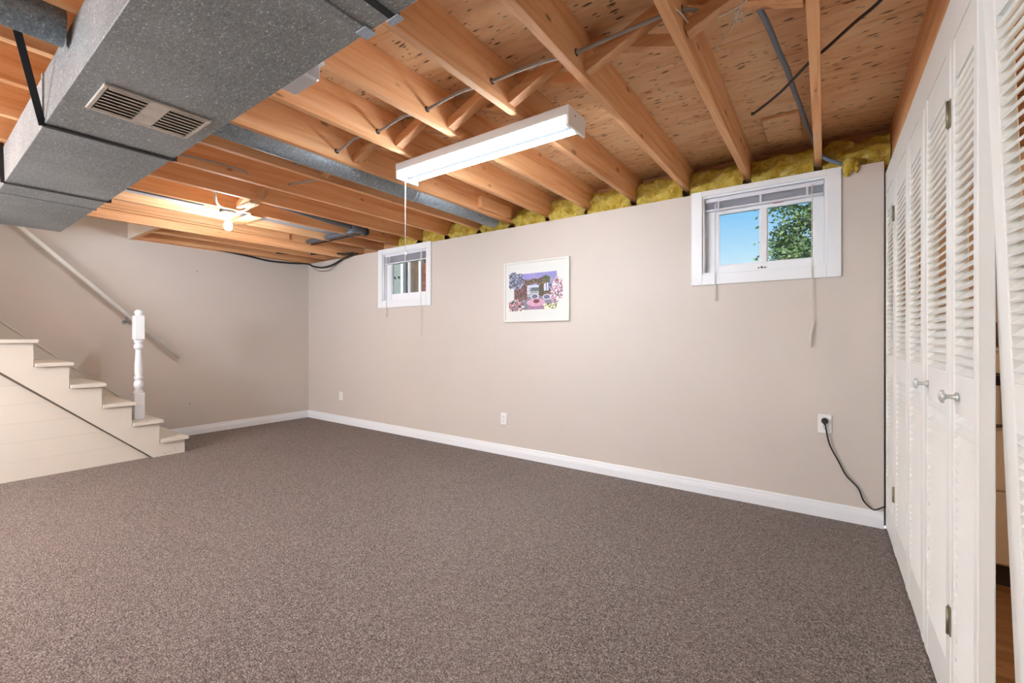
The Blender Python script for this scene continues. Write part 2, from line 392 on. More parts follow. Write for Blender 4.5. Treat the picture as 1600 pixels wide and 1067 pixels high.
# ================================================================== WINDOWS
def window(n, inn, panes, label, tagmark=None, latch=None):
    xa, xb, za, zb = inn; cw = .072
    w = thing('window_%d' % n, ((xa+xb)/2, 0, za), label, 'window', kind='structure')
    ct = 2.15
    for nm, b in (('casing_board', (xa-cw, xa, za-cw-.003, ct)), ('casing_board', (xb, xb+cw, za-cw-.003, ct)), ('casing_board', (xa, xb, za-cw-.003, za)), ('casing_board', (xa, xb, zb, ct))):
        obj(nm, MB().box(b[0]+.0004, b[1]-.0004, -.014, 0.0, b[2], b[3], .0015), 'white_paint', w)
    t = .012
    jb = MB().box(xa, xa+t, 0, .10, za, zb).box(xb-t, xb, 0, .10, za, zb).box(xa+t, xb-t, 0, .10, za, za+t).box(xa+t, xb-t, 0, .10, zb-t, zb)
    obj('jamb', jb, 'white_paint', w)
    (p0, p1), (p2, p3), pz0, pz1 = panes
    y0, y1 = .056, .086
    sash = obj('sash_frame', MB().box(xa+t, p0, y0, y1, za+t, zb-t, .002).box(p3, xb-t, y0, y1, za+t, zb-t, .002).box(p0, p3, y0, y1, za+t, pz0, .002).box(p0, p3, y0, y1, pz1, zb-t, .002), 'white_paint', w)
    obj('mullion', MB().box(p1, p2, y0-.004, y1, pz0, pz1, .002), 'white_paint', w)
    for a, b in ((p0, p1), (p2, p3)):
        obj('glass_pane', MB().box(a, b, .070, .073, pz0, pz1), 'pane_glass', w)
    tr = MB()
    for a, b in ((p0, p1), (p2, p3)):
        tr.box(a, a+.006, y0+.004, .0695, pz0, pz1).box(b-.006, b, y0+.004, .0695, pz0, pz1).box(a+.006, b-.006, y0+.004, .0695, pz0, pz0+.006)
    obj('glazing_bead', tr, 'white_paint', w)
    if latch:
        l = obj('latch', MB().box(latch-.03, latch+.03, y0-.006, y0, pz0-.048, pz0-.024, .002), 'plate_white', w)
        obj('latch_screw', MB().lathe([(.005, -.003), (.005, 0)], (latch-.018, y0-.006, pz0-.036), 8, 'y').lathe([(.007, -.006), (.007, 0)], (latch, y0-.006, pz0-.034), 8, 'y').lathe([(.005, -.003), (.005, 0)], (latch+.018, y0-.006, pz0-.036), 8, 'y'), 'slot_dark', l)
    if tagmark:
        obj('warning_sticker', MB().box(tagmark[0]-.03, tagmark[0]+.03, y0-.0015, y0, tagmark[1]-.006, tagmark[1]+.006), 'red_tag', w)
    return w
window(1, W1, ((-.614, -.354), (-.314, -.056), 1.620, 1.985), 'white framed high window on the right showing sky and a tree', (-.25, 2.012), -.344)
window(2, W2, ((-4.165, -3.885), (-3.857, -3.590), 1.618, 1.975), 'white framed high window on the left below the joists')
def blind(inn, ztop, zbot, wx, wz, cx, cz, label, tassel):
    xa, xb, za, zb = inn
    b = thing('window_blind', ((xa+xb)/2, .035, ztop), label, 'blind', 'raised window blinds')
    obj('head_rail', MB().box(xa+.014, xb-.014, .02, .05, ztop-.028, ztop, .002), 'blind_white', b)
    z = ztop-.034
    while z > zbot+.018:
        c = MB(); n = 4
        for i in range(n):
            y0 = .022+.026*i/n; y1 = .022+.026*(i+1)/n
            h = lambda y: .0022*math.sin(math.pi*(y-.022)/.026)
            c.add([(xa+.018, y0, z+h(y0)), (xb-.018, y0, z+h(y0)), (xb-.018, y1, z+h(y1)), (xa+.018, y1, z+h(y1)),
                   (xa+.018, y0, z+h(y0)-.001), (xb-.018, y0, z+h(y0)-.001), (xb-.018, y1, z+h(y1)-.001), (xa+.018, y1, z+h(y1)-.001)],
                  [(0, 1, 2, 3), (7, 6, 5, 4), (0, 4, 5, 1), (2, 6, 7, 3), (0, 3, 7, 4), (1, 5, 6, 2)])
        obj('blind_slat', c, 'blind_white', b); z -= .0085
    obj('bottom_rail', MB().box(xa+.016, xb-.016, .021, .049, zbot, zbot+.014, .003), 'blind_white', b)
    for f in (.14, .5, .86):
        x = xa+(xb-xa)*f
        obj('ladder_tape', MB().box(x-.006, x+.006, .0175, .0195, zbot-.003, ztop-.03), 'blind_white', b)
    obj('tilt_wand', MB().tube([(wx, .012, ztop-.03), (wx, -.016, ztop-.06), (wx, -.02, wz)], .0042, 8), 'lens_white', b)
    cd = MB().tube([(cx, .012, ztop-.02), (cx, -.016, ztop-.06), (cx, -.019, (cz+ztop)/2), (cx+.004, -.018, cz+.16)], .0016, 6).tube([(cx-.006, .012, ztop-.02), (cx-.005, -.016, ztop-.06), (cx-.006, -.019, (cz+ztop)/2), (cx+.004, -.018, cz+.16)], .0016, 6)
    obj('lift_cord', cd, 'jacket_white', b)
    if tassel:
        obj('cord_tassel', MB().tube([(cx+.004, -.018, cz+.17), (cx+.002, -.018, cz+.14), (cx-.012, -.018, cz+.07), (cx-.010, -.018, cz)], [.004, .006, .0065, .004], 8), 'jacket_white', b)
    else:
        obj('cord_tassel', MB().tube([(cx+.004, -.018, cz+.17), (cx+.004, -.018, cz)], .0025, 6), 'jacket_white', b)
blind(W1, 2.098, 2.008, -.622, 1.37, -.06, 1.05, 'white mini blind pulled up in the right window', True)
blind(W2, 2.088, 1.972, -4.172, 1.36, -3.592, 1.13, 'white mini blind pulled up in the left window', False)
# ================================================================== INSULATION in the joist bays
names = ['rightmost', 'second', 'third', 'fourth', 'fifth', 'sixth', 'seventh', 'eighth', 'ninth', 'tenth', 'eleventh']
def insulation(xa, xb, ztop, label, i, rough=1.0):
    nx, nz = 22, 14; m = MB(); vs = []
    for j in range(nz+1):
        for q in range(nx+1):
            u, v = q/nx, j/nz
            x = xa+(xb-xa)*u
            zt = ztop+.03*noise.noise(Vector((x*9, i, 0)))*rough
            z = 2.10+(zt-2.10)*v
            y = .10+.05*v*v-.055*noise.noise(Vector((x*11, z*14, i*3.1)))-.03*noise.noise(Vector((x*26, z*34, i)))-.03*math.sin(math.pi*u)*.5
            vs.append((x, y, z))
    w = nx+1
    fs = [(j*w+q, j*w+q+1, (j+1)*w+q+1, (j+1)*w+q) for j in range(nz) for q in range(nx)]
    o = len(vs)
    for j in (0, nz):
        for q in range(nx+1): vs.append((vs[j*w+q][0], .268, vs[j*w+q][2]))
    fs += [(nz*w+q, nz*w+q+1, o+w+q+1, o+w+q) for q in range(nx)]+[(q+1, q, o+q, o+q+1) for q in range(nx)]
    m.add(vs, fs, True)
    return tag(obj('insulation_batt', m, 'insulation'), label, 'insulation', 'insulation between the joist ends')
where = ['in the joist bay beside the closet corner', 'above the right window in its right half', 'above the right window in its left half', 'just left of the right window', 'in the second bay left of the right window',
         'in the third bay left of the right window', 'right of the galvanized pipe end', 'at the galvanized pipe end', 'just right of the left window', 'above the right end of the left window', 'above the middle of the left window']
for i in range(11):
    xa = JF[i-1]-.04 if i else .328
    xb = JF[i]
    xa2 = xa-.004; xb2 = xb+.004
    o = insulation(xb2, xa2, 2.345 if i else 2.35, 'yellow fibre insulation stuffed '+where[i], i)
    if i == 0:
        t = MB().tube([(.13, .07, 2.175), (.128, .02, 2.172), (.122, -.010, 2.155), (.118, -.016, 2.12), (.112, -.014, 2.085)], [.030, .034, .033, .026, .008], 12, sub=4)
        t.tube([(.15, .06, 2.17), (.15, -.008, 2.155), (.155, -.012, 2.125), (.15, -.010, 2.10)], [.018, .020, .014, .005], 8, sub=3)
        t.v = [tuple(Vector(p)+Vector((noise.noise(Vector(p)*60), noise.noise(Vector(p)*60+Vector((9, 0, 0)))*.6, noise.noise(Vector(p)*60+Vector((0, 9, 0)))))*.012) for p in t.v]
        obj('loose_tuft', t, 'insulation', o)
# ================================================================== AIR DUCT
duct = thing('air_duct', (-2, -2.76, 2.0), 'long grey sheet metal duct hung under the joists, with a register in its underside', 'duct')
ya, yb, zb, zt = -2.985, -2.542, 2.0, HJ-.004
for a, b in ((1.0, -1.077), (-1.0775, -2.652), (-2.6525, -4.12), (-4.1205, -5.24)):
    a2 = min(a, .25)
    obj('duct_section', MB().box(b, a2, ya, yb, zb, zt, .002), 'galvanized', duct)
for x in (-1.077, -2.652, -4.12):
    q = MB().box(x-.012, x+.012, ya-.006, yb+.006, zb-.006, zb-.0005, .001).box(x-.012, x+.012, ya-.006, ya-.0005, zb, zt).box(x-.012, x+.012, yb+.0005, yb+.006, zb, zt)
    obj('joint_cleat', q, 'galvanized', duct)
    obj('seam_gap', MB().box(x-.0165, x-.0125, ya-.002, yb+.002, zb-.002, zb+.02).box(x-.0165, x-.0125, ya-.002, ya+.02, zb, zt), 'dark_strap', duct)
for x, top in ((-.965, (-.965, -3.05)), (-2.64, (-2.40, -3.085)), (-3.80, (-3.86, -2.995))):
    q = MB().box(x-.012, x+.012, ya-.004, yb+.004, zb-.009, zb-.0065).beam((x, ya-.004, zb-.008), (top[0], top[1], HJ+.02), .024, .002, (1, 0, 0)).beam((x, yb+.004, zb-.008), (x, yb+.012, HJ+.02), .024, .002, (1, 0, 0))
    obj('hanger_strap', q, 'dark_strap', duct)
obj('cleat_tab', MB().box(-1.10, -1.055, yb-.03, yb+.009, zb-.010, zb-.0065, .001), 'pan_metal', duct)
obj('cleat_tab', MB().box(-.99, -.94, yb-.01, yb+.014, zb-.012, zb-.0095, .001), 'pan_metal', duct)
obj('duct_elbow', MB().tube([(-5.22, -2.95, 2.08), (-5.32, -3.02, 2.06), (-5.36, -3.2, 2.06), (-5.36, -3.6, 2.06)], .10, 16, sub=4), 'pipe_metal', duct)
reg = obj('register_frame', MB().box(-2.302, -2.036, -2.922, -2.908, zb-.010, zb-.0005, .002).box(-2.302, -2.036, -2.608, -2.594, zb-.010, zb-.0005, .002).box(-2.302, -2.286, -2.908, -2.608, zb-.010, zb-.0005, .002).box(-2.052, -2.036, -2.908, -2.608, zb-.010, zb-.0005, .002).box(-2.286, -2.052, -2.79, -2.725, zb-.009, zb-.0005, .002), 'register_beige', duct)
obj('register_throat', MB().box(-2.286, -2.052, -2.908, -2.608, zb-.002, zb-.0008), 'grime', reg)
s0 = None
for bank in ((-2.905, -2.793), (-2.722, -2.612)):
    for q in range(8):
        x = -2.276+q*.0305
        s0 = obj('register_slat', MB().beam((x, bank[0], zb-.008), (x, bank[1], zb-.008),   .026, .0025, (.3, 0, 1)), 'register_beige', reg)
# galvanized round pipe lying along the joists
gp = thing('round_duct', (-2.56, -1.3, 2.2), 'galvanized round duct pipe hung along the joists left of the shop light', 'duct')
px = -2.553
for a, b in ((-2.60, -1.06), (-1.06, -.05)):
    obj('pipe_length', MB().tube([(px, a, 2.222), (px, b, 2.218)], .066 if a < -2 else .0635, 20), 'pipe_metal', gp)
obj('pipe_collar', MB().tube([(px, -1.075, 2.219), (px, -1.045, 2.219)], .068, 20), 'pipe_metal', gp)
gp2 = tag(obj('round_duct', MB().tube([(-2.18, -3.9, 2.20), (-2.18, -3.0, 2.20)], .064, 20).tube([(-2.18, -3.32, 2.20), (-2.18, -3.29, 2.20)], .069, 20), 'pipe_metal'), 'taped galvanized pipe meeting the near side of the grey duct', 'duct')
# ================================================================== LIGHTS
def shop_light(x0, x1, y, label, cord=True, group=None):
    t = thing('shop_light', ((x0+x1)/2, y, HJ), label, 'light', group)
    zt, z0 = 2.207, 2.113
    obj('housing', MB().prism([(y-.086, zt), (y-.086, zt-.046), (y-.083, zt-.046), (y-.066, zt-.030), (y+.066, zt-.030), (y+.083, zt-.046), (y+.086, zt-.046), (y+.086, zt)], 0, x0+.012, x1-.012), 'plate_white', t)
    for a, b in ((x0, x0+.012), (x1-.012, x1)):
        e = obj('end_cap', MB().prism([(y-.088, zt), (y-.088, z0), (y+.088, z0), (y+.088, zt)], 0, a, b), 'plate_white', t)
        obj('cap_screw', MB().lathe([(.005, -.002), (.005, .0)], ((b+.002) if a > (x0+x1)/2 else a, y-.02, zt-.03), 8, 'x'), 'steel', e)
    obj('centre_channel', MB().prism([(y-.016, zt-.0305), (y-.012, zt-.066), (y, zt-.078), (y+.012, zt-.066), (y+.016, zt-.0305)], 0, x0+.0125, x1-.0125), 'channel_grey', t)
    for s in (-1, 1):
        tb = obj('lamp_tube', MB().tube([(x0+.03, y+s*.046, 2.142), (x1-.03, y+s*.046, 2.142)], .0165, 16), 'tube_glow', t)
        for xx in (x0+.013, x1-.033):
            obj('lamp_holder', MB().box(xx, xx+.02, y+s*.046-.016, y+s*.046+.016, 2.125, 2.172, .002), 'plate_white', t)
    for xx in (x0+.06, x1-.06):
        obj('hanger_wire', MB().tube([(xx, y-.03, zt-.002), (xx-.01, y-.04, zt+.012), (xx-.015, y-.05, HJ+.03)], .002, 6), 'steel', t)
    if cord:
        obj('pull_cord', MB().tube([(x0+.012, y-.02, z0+.01), (x0+.012, y-.022, z0-.2), (x0+.012, y-.02, 1.66)], .0024, 6).lathe([(.002, 0), (.006, .008), (.006, .02), (.002, .03)], (x0+.012, y-.02, 1.635), 8), 'jacket_white', t)
    return t
shop_light(-2.20, -.975, -1.427, 'white two tube fluorescent shop light hung under the joists')
shop_light(-3.9, -2.68, -5.0, 'added fluorescent fill light, unseen in the rear of the room', False)  # extra fixture added out of view as fill light
bx, by = -4.235, -1.665
t = thing('bulb_fixture', (bx, by, 2.2), 'bare glowing bulb in a white porcelain ceiling holder', 'light')
obj('junction_box', MB().box(bx-.05, bx+.05, by-.05, by+.05, 2.203, 2.235, .004), 'abs_grey', t)
obj('lampholder', MB().lathe([(.052, 2.2025), (.058, 2.197), (.055, 2.186), (.034, 2.172), (.024, 2.165), (.023, 2.142), (.019, 2.138)], (bx, by, 0), 24), 'porcelain', t)
obj('bulb', MB().lathe([(.013, 2.140), (.016, 2.128), (.024, 2.112), (.030, 2.094), (.0315, 2.078), (.028, 2.062), (.018, 2.051), (.004, 2.047)], (bx, by, 0), 24), 'bulb_glow', t)
def fill_lamp(x, y, label):  # globe lamps added out of view to fill the room with light
    t = thing('fill_lamp', (x, y, 0), label, 'lamp')
    obj('base', MB().lathe([(.13, .0005), (.13, .015), (.03, .03)], (x, y, 0), 24), 'dark_strap', t)
    obj('pole', MB().tube([(x, y, .03), (x, y, 1.3)], .012, 10), 'steel', t)
    obj('globe_shade', MB().lathe([(.02, 1.3)]+[(.2*math.sin(a*math.pi/12), 1.50-.2*math.cos(a*math.pi/12)) for a in range(1, 12)]+[(.01, 1.6999)], (x, y, 0), 24), 'fill_glow', t)
fill_lamp(-4.0, -5.0, 'added white globe fill lamp, unseen behind the camera near the stairs')
fill_lamp(-3.2, -6.0, 'added white globe fill lamp, unseen near the rear wall')
# ribbed square light cover by the duct
lc = thing('ceiling_light', (-1.72, -2.45, HJ), 'white ribbed square ceiling light cover half hidden by the duct', 'light')
obj('base_plate', MB().box(-1.83, -1.62, -2.535, -2.35, 2.196, HJ-.001, .003), 'plate_white', lc)
rb = MB().box(-1.815, -1.637, -2.53, -2.362, 2.13, 2.195, .008)
for q in range(22):
    yy = -2.525+q*.0074; rb.box(-1.638, -1.634, yy, yy+.0038, 2.139, 2.192)
for q in range(22):
    xx = -1.81+q*.0078; rb.box(xx, xx+.004, -2.363, -2.3595, 2.139, 2.192)
obj('ribbed_lens', rb, 'lens_white', lc)
# ================================================================== CABLES
def cable(name, path, r, mat, label, sub=6, n=8):
    return tag(obj(name, MB().tube(path, r, n, sub=sub), mat), label, 'cable')
path = [(-2.9, -1.80, 2.262), (-2.45, -1.765, 2.262), (-2.25, -1.775, 2.285), (-2.044, -1.771, 2.27), (-1.83, -1.775, 2.29), (-1.638, -1.782, 2.268), (-1.43, -1.77, 2.292), (-1.2316, -1.769, 2.278), (-1.02, -1.745, 2.288), (-.825, -1.729, 2.277), (-.62, -1.70, 2.30), (-.43, -1.69, 2.30), (-.357, -1.625, 2.305), (-.297, -1.602, 2.31), (-.227, -1.59, 2.325), (-.17, -1.60, 2.345), (-.05, -1.75, 2.37)]
cable('power_cable', path, .0075, 'grey_cable', 'grey power cable threaded through the joists beside the bridging')
for k in range(1, 7):
    p = {1: (-1.69, 2.30), 2: (-1.729, 2.277), 3: (-1.769, 2.278), 4: (-1.782, 2.268), 5: (-1.771, 2.27), 6: (-1.765, 2.262)}[k]
    obj('drilled_hole', MB().lathe([(.015, 0), (.015, .0015)], (JF[k], p[0], p[1]), 12, 'x'), 'slot_dark', ceil)
cable('thin_wire', [(-.436, -1.95, 2.25), (-.436, -1.822, 2.25), (-.412, -1.752, 2.25), (-.409, -1.697, 2.262), (-.405, -1.662, 2.262), (-.389, -1.632, 2.262), (-.336, -1.623, 2.266), (-.273, -1.618, 2.272), (-.22, -1.625, 2.285), (-.17, -1.66, 2.32)], .0028, 'jacket_white', 'thin white wire looping under the joist at the top')
cable('thin_wire', [(-.234, -1.70, 2.37), (-.234, -1.612, 2.30), (-.257, -1.561, 2.30), (-.268, -1.53, 2.30), (-.267, -1.509, 2.30), (-.258, -1.514, 2.30), (-.244, -1.564, 2.30), (-.219, -1.65, 2.33)], .0026, 'jacket_white', 'short white wire with a doubled hook end below the plywood')
cable('thin_wire', [(-.25, -1.56, 2.34), (-.279, -1.47, 2.36), (-.297, -1.398, 2.36), (-.338, -1.335, 2.36), (-.368, -1.307, 2.36), (-.375, -1.282, 2.36), (-.36, -1.25, 2.36)], .0026, 'jacket_white', 'loose white wire ending in a curl under the plywood')
cable('blue_cable', [(-.28, -1.66, 2.395), (-.226, -1.511, 2.38), (-.202, -1.447, 2.36), (-.183, -1.316, 2.36), (-.165, -1.137, 2.36), (-.14, -.924, 2.36), (-.125, -.718, 2.36), (-.106, -.517, 2.36), (-.082, -.25, 2.35), (-.06, -.03, 2.345), (-.03, -.025, 2.27), (.005, -.025, 2.215), (.06, -.02, 2.178), (.10, .01, 2.163), (.12, .06, 2.17)], .0115, 'blue_cable', 'thick blue grey cable sagging down to the wall top by the window')
cable('black_cable', [(-.32, -.645, 2.33), (-.30, -.677, 2.315), (-.17, -.86, 2.30), (-.051, -1.054, 2.30), (.005, -1.102, 2.31), (.09, -1.21, 2.315), (.17, -1.323, 2.31), (.26, -1.5, 2.33), (.335, -1.62, 2.36)], .0065, 'brown_cable', 'dark cable crossing the joist near the closet header')
cable('black_cable', [(-5.86, -1.25, 2.16), (-5.86, -.817, 2.13), (-5.86, -.547, 2.104), (-5.86, -.254, 2.115), (-5.86, -.03, 2.135), (-5.70, -.03, 2.082), (-5.464, -.03, 2.048), (-5.241, -.03, 2.064), (-5.028, -.03, 2.117), (-4.85, -.03, 2.14), (-4.78, .02, 2.17)], .011, 'black_rubber', 'black cable drooping around the far left wall corner')
cable('black_cable', [(-5.86, -.5, 2.22), (-5.5, -.28, 2.195), (-5.2, -.16, 2.19), (-4.95, -.06, 2.17), (-4.85, .02, 2.18)], .013, 'black_rubber', 'straight black cable running along the joists to the far corner')
cable('thin_wire', [(-5.698, -.03, 2.055), (-5.541, -.03, 2.006), (-5.315, -.03, 2.003), (-5.126, -.03, 2.069), (-4.959, -.03, 2.134), (-4.90, .02, 2.17)], .0035, 'brown_cable', 'thin brown wire hanging in a loop at the far corner')
cable('bulb_cable', [(JF[9]-.06, -1.99, 2.25), (-3.80, -1.93, 2.215), (-3.95, -1.86, 2.19), (-4.09, -1.77, 2.20), (-4.19, -1.70, 2.225)], .009, 'jacket_white', 'white cable curving down to the bulb holder')
cable('bulb_cable', [(-3.95, -1.60, 2.26), (-4.05, -1.58, 2.225), (-4.14, -1.60, 2.215), (-4.20, -1.64, 2.222)], .009, 'grey_cable', 'short grey cable on the far side of the bulb holder')
cable('power_cable', [(JF[8]-.02, -2.42, 2.262), (-3.262, -2.15, 2.262), (-3.258, -2.02, 2.262), (-3.255, -1.95, 2.258), (-3.25, -1.93, 2.235)], .007, 'grey_cable', 'short cable stapled along a joist face beside the duct')
cable('power_cable', [(-2.95, -1.5, 2.28), (-3.1, -1.56, 2.275), (JF[8]+.001, -1.62, 2.27)], .007, 'grey_cable', 'short cable stub entering a joist right of the bulb')
# drain pipes
dp = thing('drain_pipe', (-3.9, -.9, 2.24), 'dark grey plastic drain pipe under the joists above the left window', 'pipe')
obj('pipe_run', MB().tube([(-3.80, -1.62, 2.262), (-3.90, -.95, 2.245), (-3.955, -.52, 2.235)], .028, 14), 'abs_grey', dp)
obj('pipe_hub', MB().tube([(-3.935, -.66, 2.24), (-3.965, -.47, 2.234)], .038, 14), 'abs_grey', dp)
obj('pipe_cap', MB().tube([(-3.963, -.472, 2.234), (-3.968, -.44, 2.233)], .041, 14), 'black_rubber', dp)
obj('branch_pipe', MB().tube([(-3.96, -.56, 2.225), (-4.3, -.54, 2.235), (-4.9, -.52, 2.245), (-5.84, -.45, 2.255)], .024, 14), 'abs_grey', dp)
obj('branch_cable', MB().tube([(-3.96, -.50, 2.205), (-4.3, -.49, 2.21), (-4.9, -.47, 2.22), (-5.84, -.40, 2.23)], .009, 8), 'black_rubber', dp)
# sheet metal panning with cross blocks beside the bulb
pn = thing('metal_panning', (-4.37, -1.6, 2.28), 'pale sheet metal panning nailed between joists behind the bulb', 'panel')
obj('pan_sheet', MB().box(JF[11]+.001, JF[11]+.075, -2.6, -1.76, 2.285, 2.289), 'pan_metal', pn)
obj('pan_shadow', MB().box(JF[11]+.076, JF[10]-.040, -2.6, -1.76, 2.285, 2.289), 'dark_strap', pn)  # shaded part of the pan, put in as a dark strip
obj('pan_sheet', MB().box(JF[11]+.001, JF[10]-.040, -1.58, -.35, 2.285, 2.289), 'pan_metal', pn)
obj('cross_block', MB().box(JF[11]-.03, JF[10]-.0, -1.52, -1.42, 2.194, 2.2125, .002), 'brace_wood', pn)
obj('cross_block', MB().box(-3.95, JF[9]-.03, -1.70, -1.62, 2.194, 2.2125, .002), 'pale_wood', pn)
for q in range(5): obj('nail_head', MB().lathe([(.006, -.001), (.006, 0)], (-3.93+.035*q, -1.66+.02*(-1)**q, 2.194), 6), 'slot_dark', pn)
# ================================================================== PICTURE
pa, pb, pz0, pz1 = -2.459, -1.769, 1.255, 1.806
pt = thing('framed_picture', ((pa+pb)/2, 0, pz0), 'white framed garden print with flowers and a pink table on the beige wall', 'picture')
fr = MB(); fw = .016
fr.box(pa, pa+fw, -.022, -.0005, pz0, pz1, .002).box(pb-fw, pb, -.022, -.0005, pz0, pz1, .002).box(pa+fw, pb-fw, -.022, -.0005, pz0, pz0+fw, .002).box(pa+fw, pb-fw, -.022, -.0005, pz1-fw, pz1, .002)
obj('picture_frame', fr, 'frame_white', pt)
obj('mat_board', MB().box(pa+fw, pb-fw, -.012, -.002, pz0+fw, pz1-fw), 'mat_board', pt)
def ink(u, v):
    """colour of the print at u (left to right), v (top to bottom); None is bare mat"""
    n = lambda s, k=0: noise.noise(Vector((u*s, v*s, k)))
    edge = .35*n(8, 3)+.25*n(19, 7)
    inside = .10 < u < .90 and .06 < v < .97
    bl = ((u-.12)/.17)**2+((v-.25)/.24)**2 < 1+2*edge            # willow at the left
    br = ((u-.90)/.13)**2+((v-.52)/.30)**2 < 1+2*edge            # blossom at the right
    bf = ((u-.14)/.16)**2+((v-.86)/.19)**2 < 1+2*edge            # flower bed at the left
    if not (inside or bl or br or bf): return None
    r = random.random()
    def pick(L): return L[int(abs(math.sin(int(u*56)*127.1+int(v*40)*311.7)*43758.5453)) % len(L)]
    if ((u-.52)/.17)**2+((v-.80)/.10)**2 < 1: 
        if ((u-.53)/.06)**2+((v-.77)/.05)**2 < 1: return pick([(120, 50, 60), (90, 70, 60), (150, 70, 80)])
        return (196+int(20*r), 150+int(20*r), 178+int(16*r))
    if ((u-.52)/.15)**2+((v-.92)/.09)**2 < 1: return (150+int(20*r), 112+int(20*r), 150)
    for cx, cy in ((.50, .65), (.72, .68)):
        d = ((u-cx)/.075)**2+((v-cy)/.07)**2
        if .55 < d < 1: return (214, 214, 226)
        if d <= .55: return (110, 110, 140)
    if bf and v > .68: return pick([(236, 214, 216), (206, 120, 138), (84, 84, 84), (70, 90, 74), (196, 150, 170), (60, 60, 70)])
    if u > .60 and v > .84: return pick([(240, 232, 190), (214, 206, 140), (92, 112, 70), (70, 80, 60), (244, 240, 232)])
    if br: return pick([(226, 214, 222), (196, 120, 140), (110, 96, 140), (92, 110, 96), (206, 164, 182), (240, 232, 236)])
    if bl: return pick([(96, 96, 124), (150, 150, 182), (66, 74, 88), (92, 108, 98), (178, 178, 204)])
    arch = .28+.05*n(9, 1)
    if .28 < u < .70 and abs(v-arch) < .07: return pick([(86, 96, 66), (120, 88, 70), (66, 76, 62), (158, 110, 108)])
    if abs(u-.375) < .018 and .28 < v < .60 or abs(u-.405) < .008 and .28 < v < .58: return (206, 206, 220)
    if .62 < u < .78 and v < .34+.04*n(20, 5) and v > .14+.6*abs(u-.70): return pick([(80, 98, 62), (58, 72, 54), (112, 120, 74)])
    if .66 < u < .76 and .26 < v < .52: return (212, 212, 224) if (int(u*60) % 3) else (120, 124, 150)
    if .58 < u < .66 and .26 < v < .62: return pick([(88, 92, 64), (110, 84, 62), (66, 74, 58)])
    if u < .36 and .34 < v < .72: return pick([(96, 88, 78), (124, 74, 84), (72, 80, 66), (150, 104, 110), (100, 66, 60)])
    if .36 < u < .60 and .36 < v < .42: return (196, 204, 224)
    if .36 < u < .60 and .42 < v < .52: return pick([(90, 106, 112), (104, 116, 118), (120, 128, 140)])
    if .36 < u < .58 and .52 < v < .66: return (182, 182, 190) if int(v*55) % 3 else (92, 96, 108)
    if .58 < u < .86 and .50 < v < .66: return pick([(120, 92, 72), (88, 96, 72), (150, 120, 104), (70, 70, 66)])
    if u > .74 and .36+.1*(u-.74) < v < .50: return pick([(80, 96, 120), (96, 112, 128), (70, 84, 104)])
    if v < .36: return (150+int(22*n(5)), 146+int(20*n(5)), 200+int(16*n(4, 2)))
    if v > .6: return (128+int(30*n(14)), 130+int(30*n(14)), 140+int(30*n(14)))
    return pick([(90, 92, 80), (110, 100, 96)])
def artwork():
    xa, xb, za, zb = -2.405, -1.835, 1.355, 1.715
    NX, NZ = 118, 80; vs = []; fs = []; cols = []
    for j in range(NZ+1):
        for i in range(NX+1): vs.append((xa+(xb-xa)*i/NX, -.0128, zb-(zb-za)*j/NZ))
    for j in range(NZ):
        for i in range(NX):
            c = ink((i+.5)/NX, (j+.5)/NZ)
            if c is None: continue
            fs.append((j*(NX+1)+i, (j+1)*(NX+1)+i, (j+1)*(NX+1)+i+1, j*(NX+1)+i+1)); g = random.gauss(0, 9); cols.append(lin(*[max(0, min(255, q+g)) for q in c]))
    m = MB(); m.add(vs, fs); o = obj('printed_sheet', m, 'print_ink', pt)
    at = o.data.color_attributes.new('ink', 'FLOAT_COLOR', 'CORNER')
    flat = []
    for p, c in zip(o.data.polygons, cols):
        for _ in p.loop_indices: flat += c
    at.data.foreach_set('color', flat)
artwork()
# ================================================================== OUTLETS
def outlet(x, z, label, h=.114, w=.07):
    t = thing('wall_outlet', (x, 0, z), label, 'outlet', 'wall outlets')
    obj('cover_plate', MB().box(x-w/2, x+w/2, -.007, -.0003, z-h/2, z+h/2, .002), 'plate_white', t)
    for s in (-1, 1):
        zc = z+s*.02
        r = obj('receptacle', MB().box(x-.017, x+.017, -.0095, -.0065, zc-.0145, zc+.0145, .0012), 'plate_white', t)
        obj('contact_slot', MB().box(x-.008, x-.0055, -.0102, -.0094, zc-.002, zc+.007).box(x+.0055, x+.008, -.0102, -.0094, zc-.002, zc+.007).box(x-.0025, x+.0025, -.0102, -.0094, zc-.010, zc-.005), 'slot_dark', r)
    obj('plate_screw', MB().lathe([(.003, -.0085), (.003, -.0065)], (x, 0, z), 8, 'y'), 'steel', t)
    return t
outlet(-5.10, .355, 'white wall outlet nearest the far left corner', .105, .072)
outlet(-2.472, .343, 'white wall outlet below the framed picture')
outlet(.002, .578, 'white wall outlet with a black plug beside the closet')
pc = thing('power_lead', (.002, -.01, .6), 'black power cord plugged in beside the closet and trailing behind its doors', 'cord')
obj('plug', MB().lathe([(.015, -.034), (.018, -.03), (.018, -.0115), (.016, -.0104)], (.002, 0, .598), 14, 'y').box(-.004, .008, -.03, -.014, .572, .59, .003), 'black_rubber', pc)
obj('cord', MB().tube([(.002, -.024, .59), (.006, -.024, .565), (.026, -.022, .457), (.071, -.019, .358), (.107, -.018, .28), (.164, -.02, .216), (.188, -.022, .148), (.223, -.023, .111), (.243, -.023, .106), (.275, -.023, .127), (.305, -.01, .14)], .0042, 8, sub=6), 'black_rubber', pc)
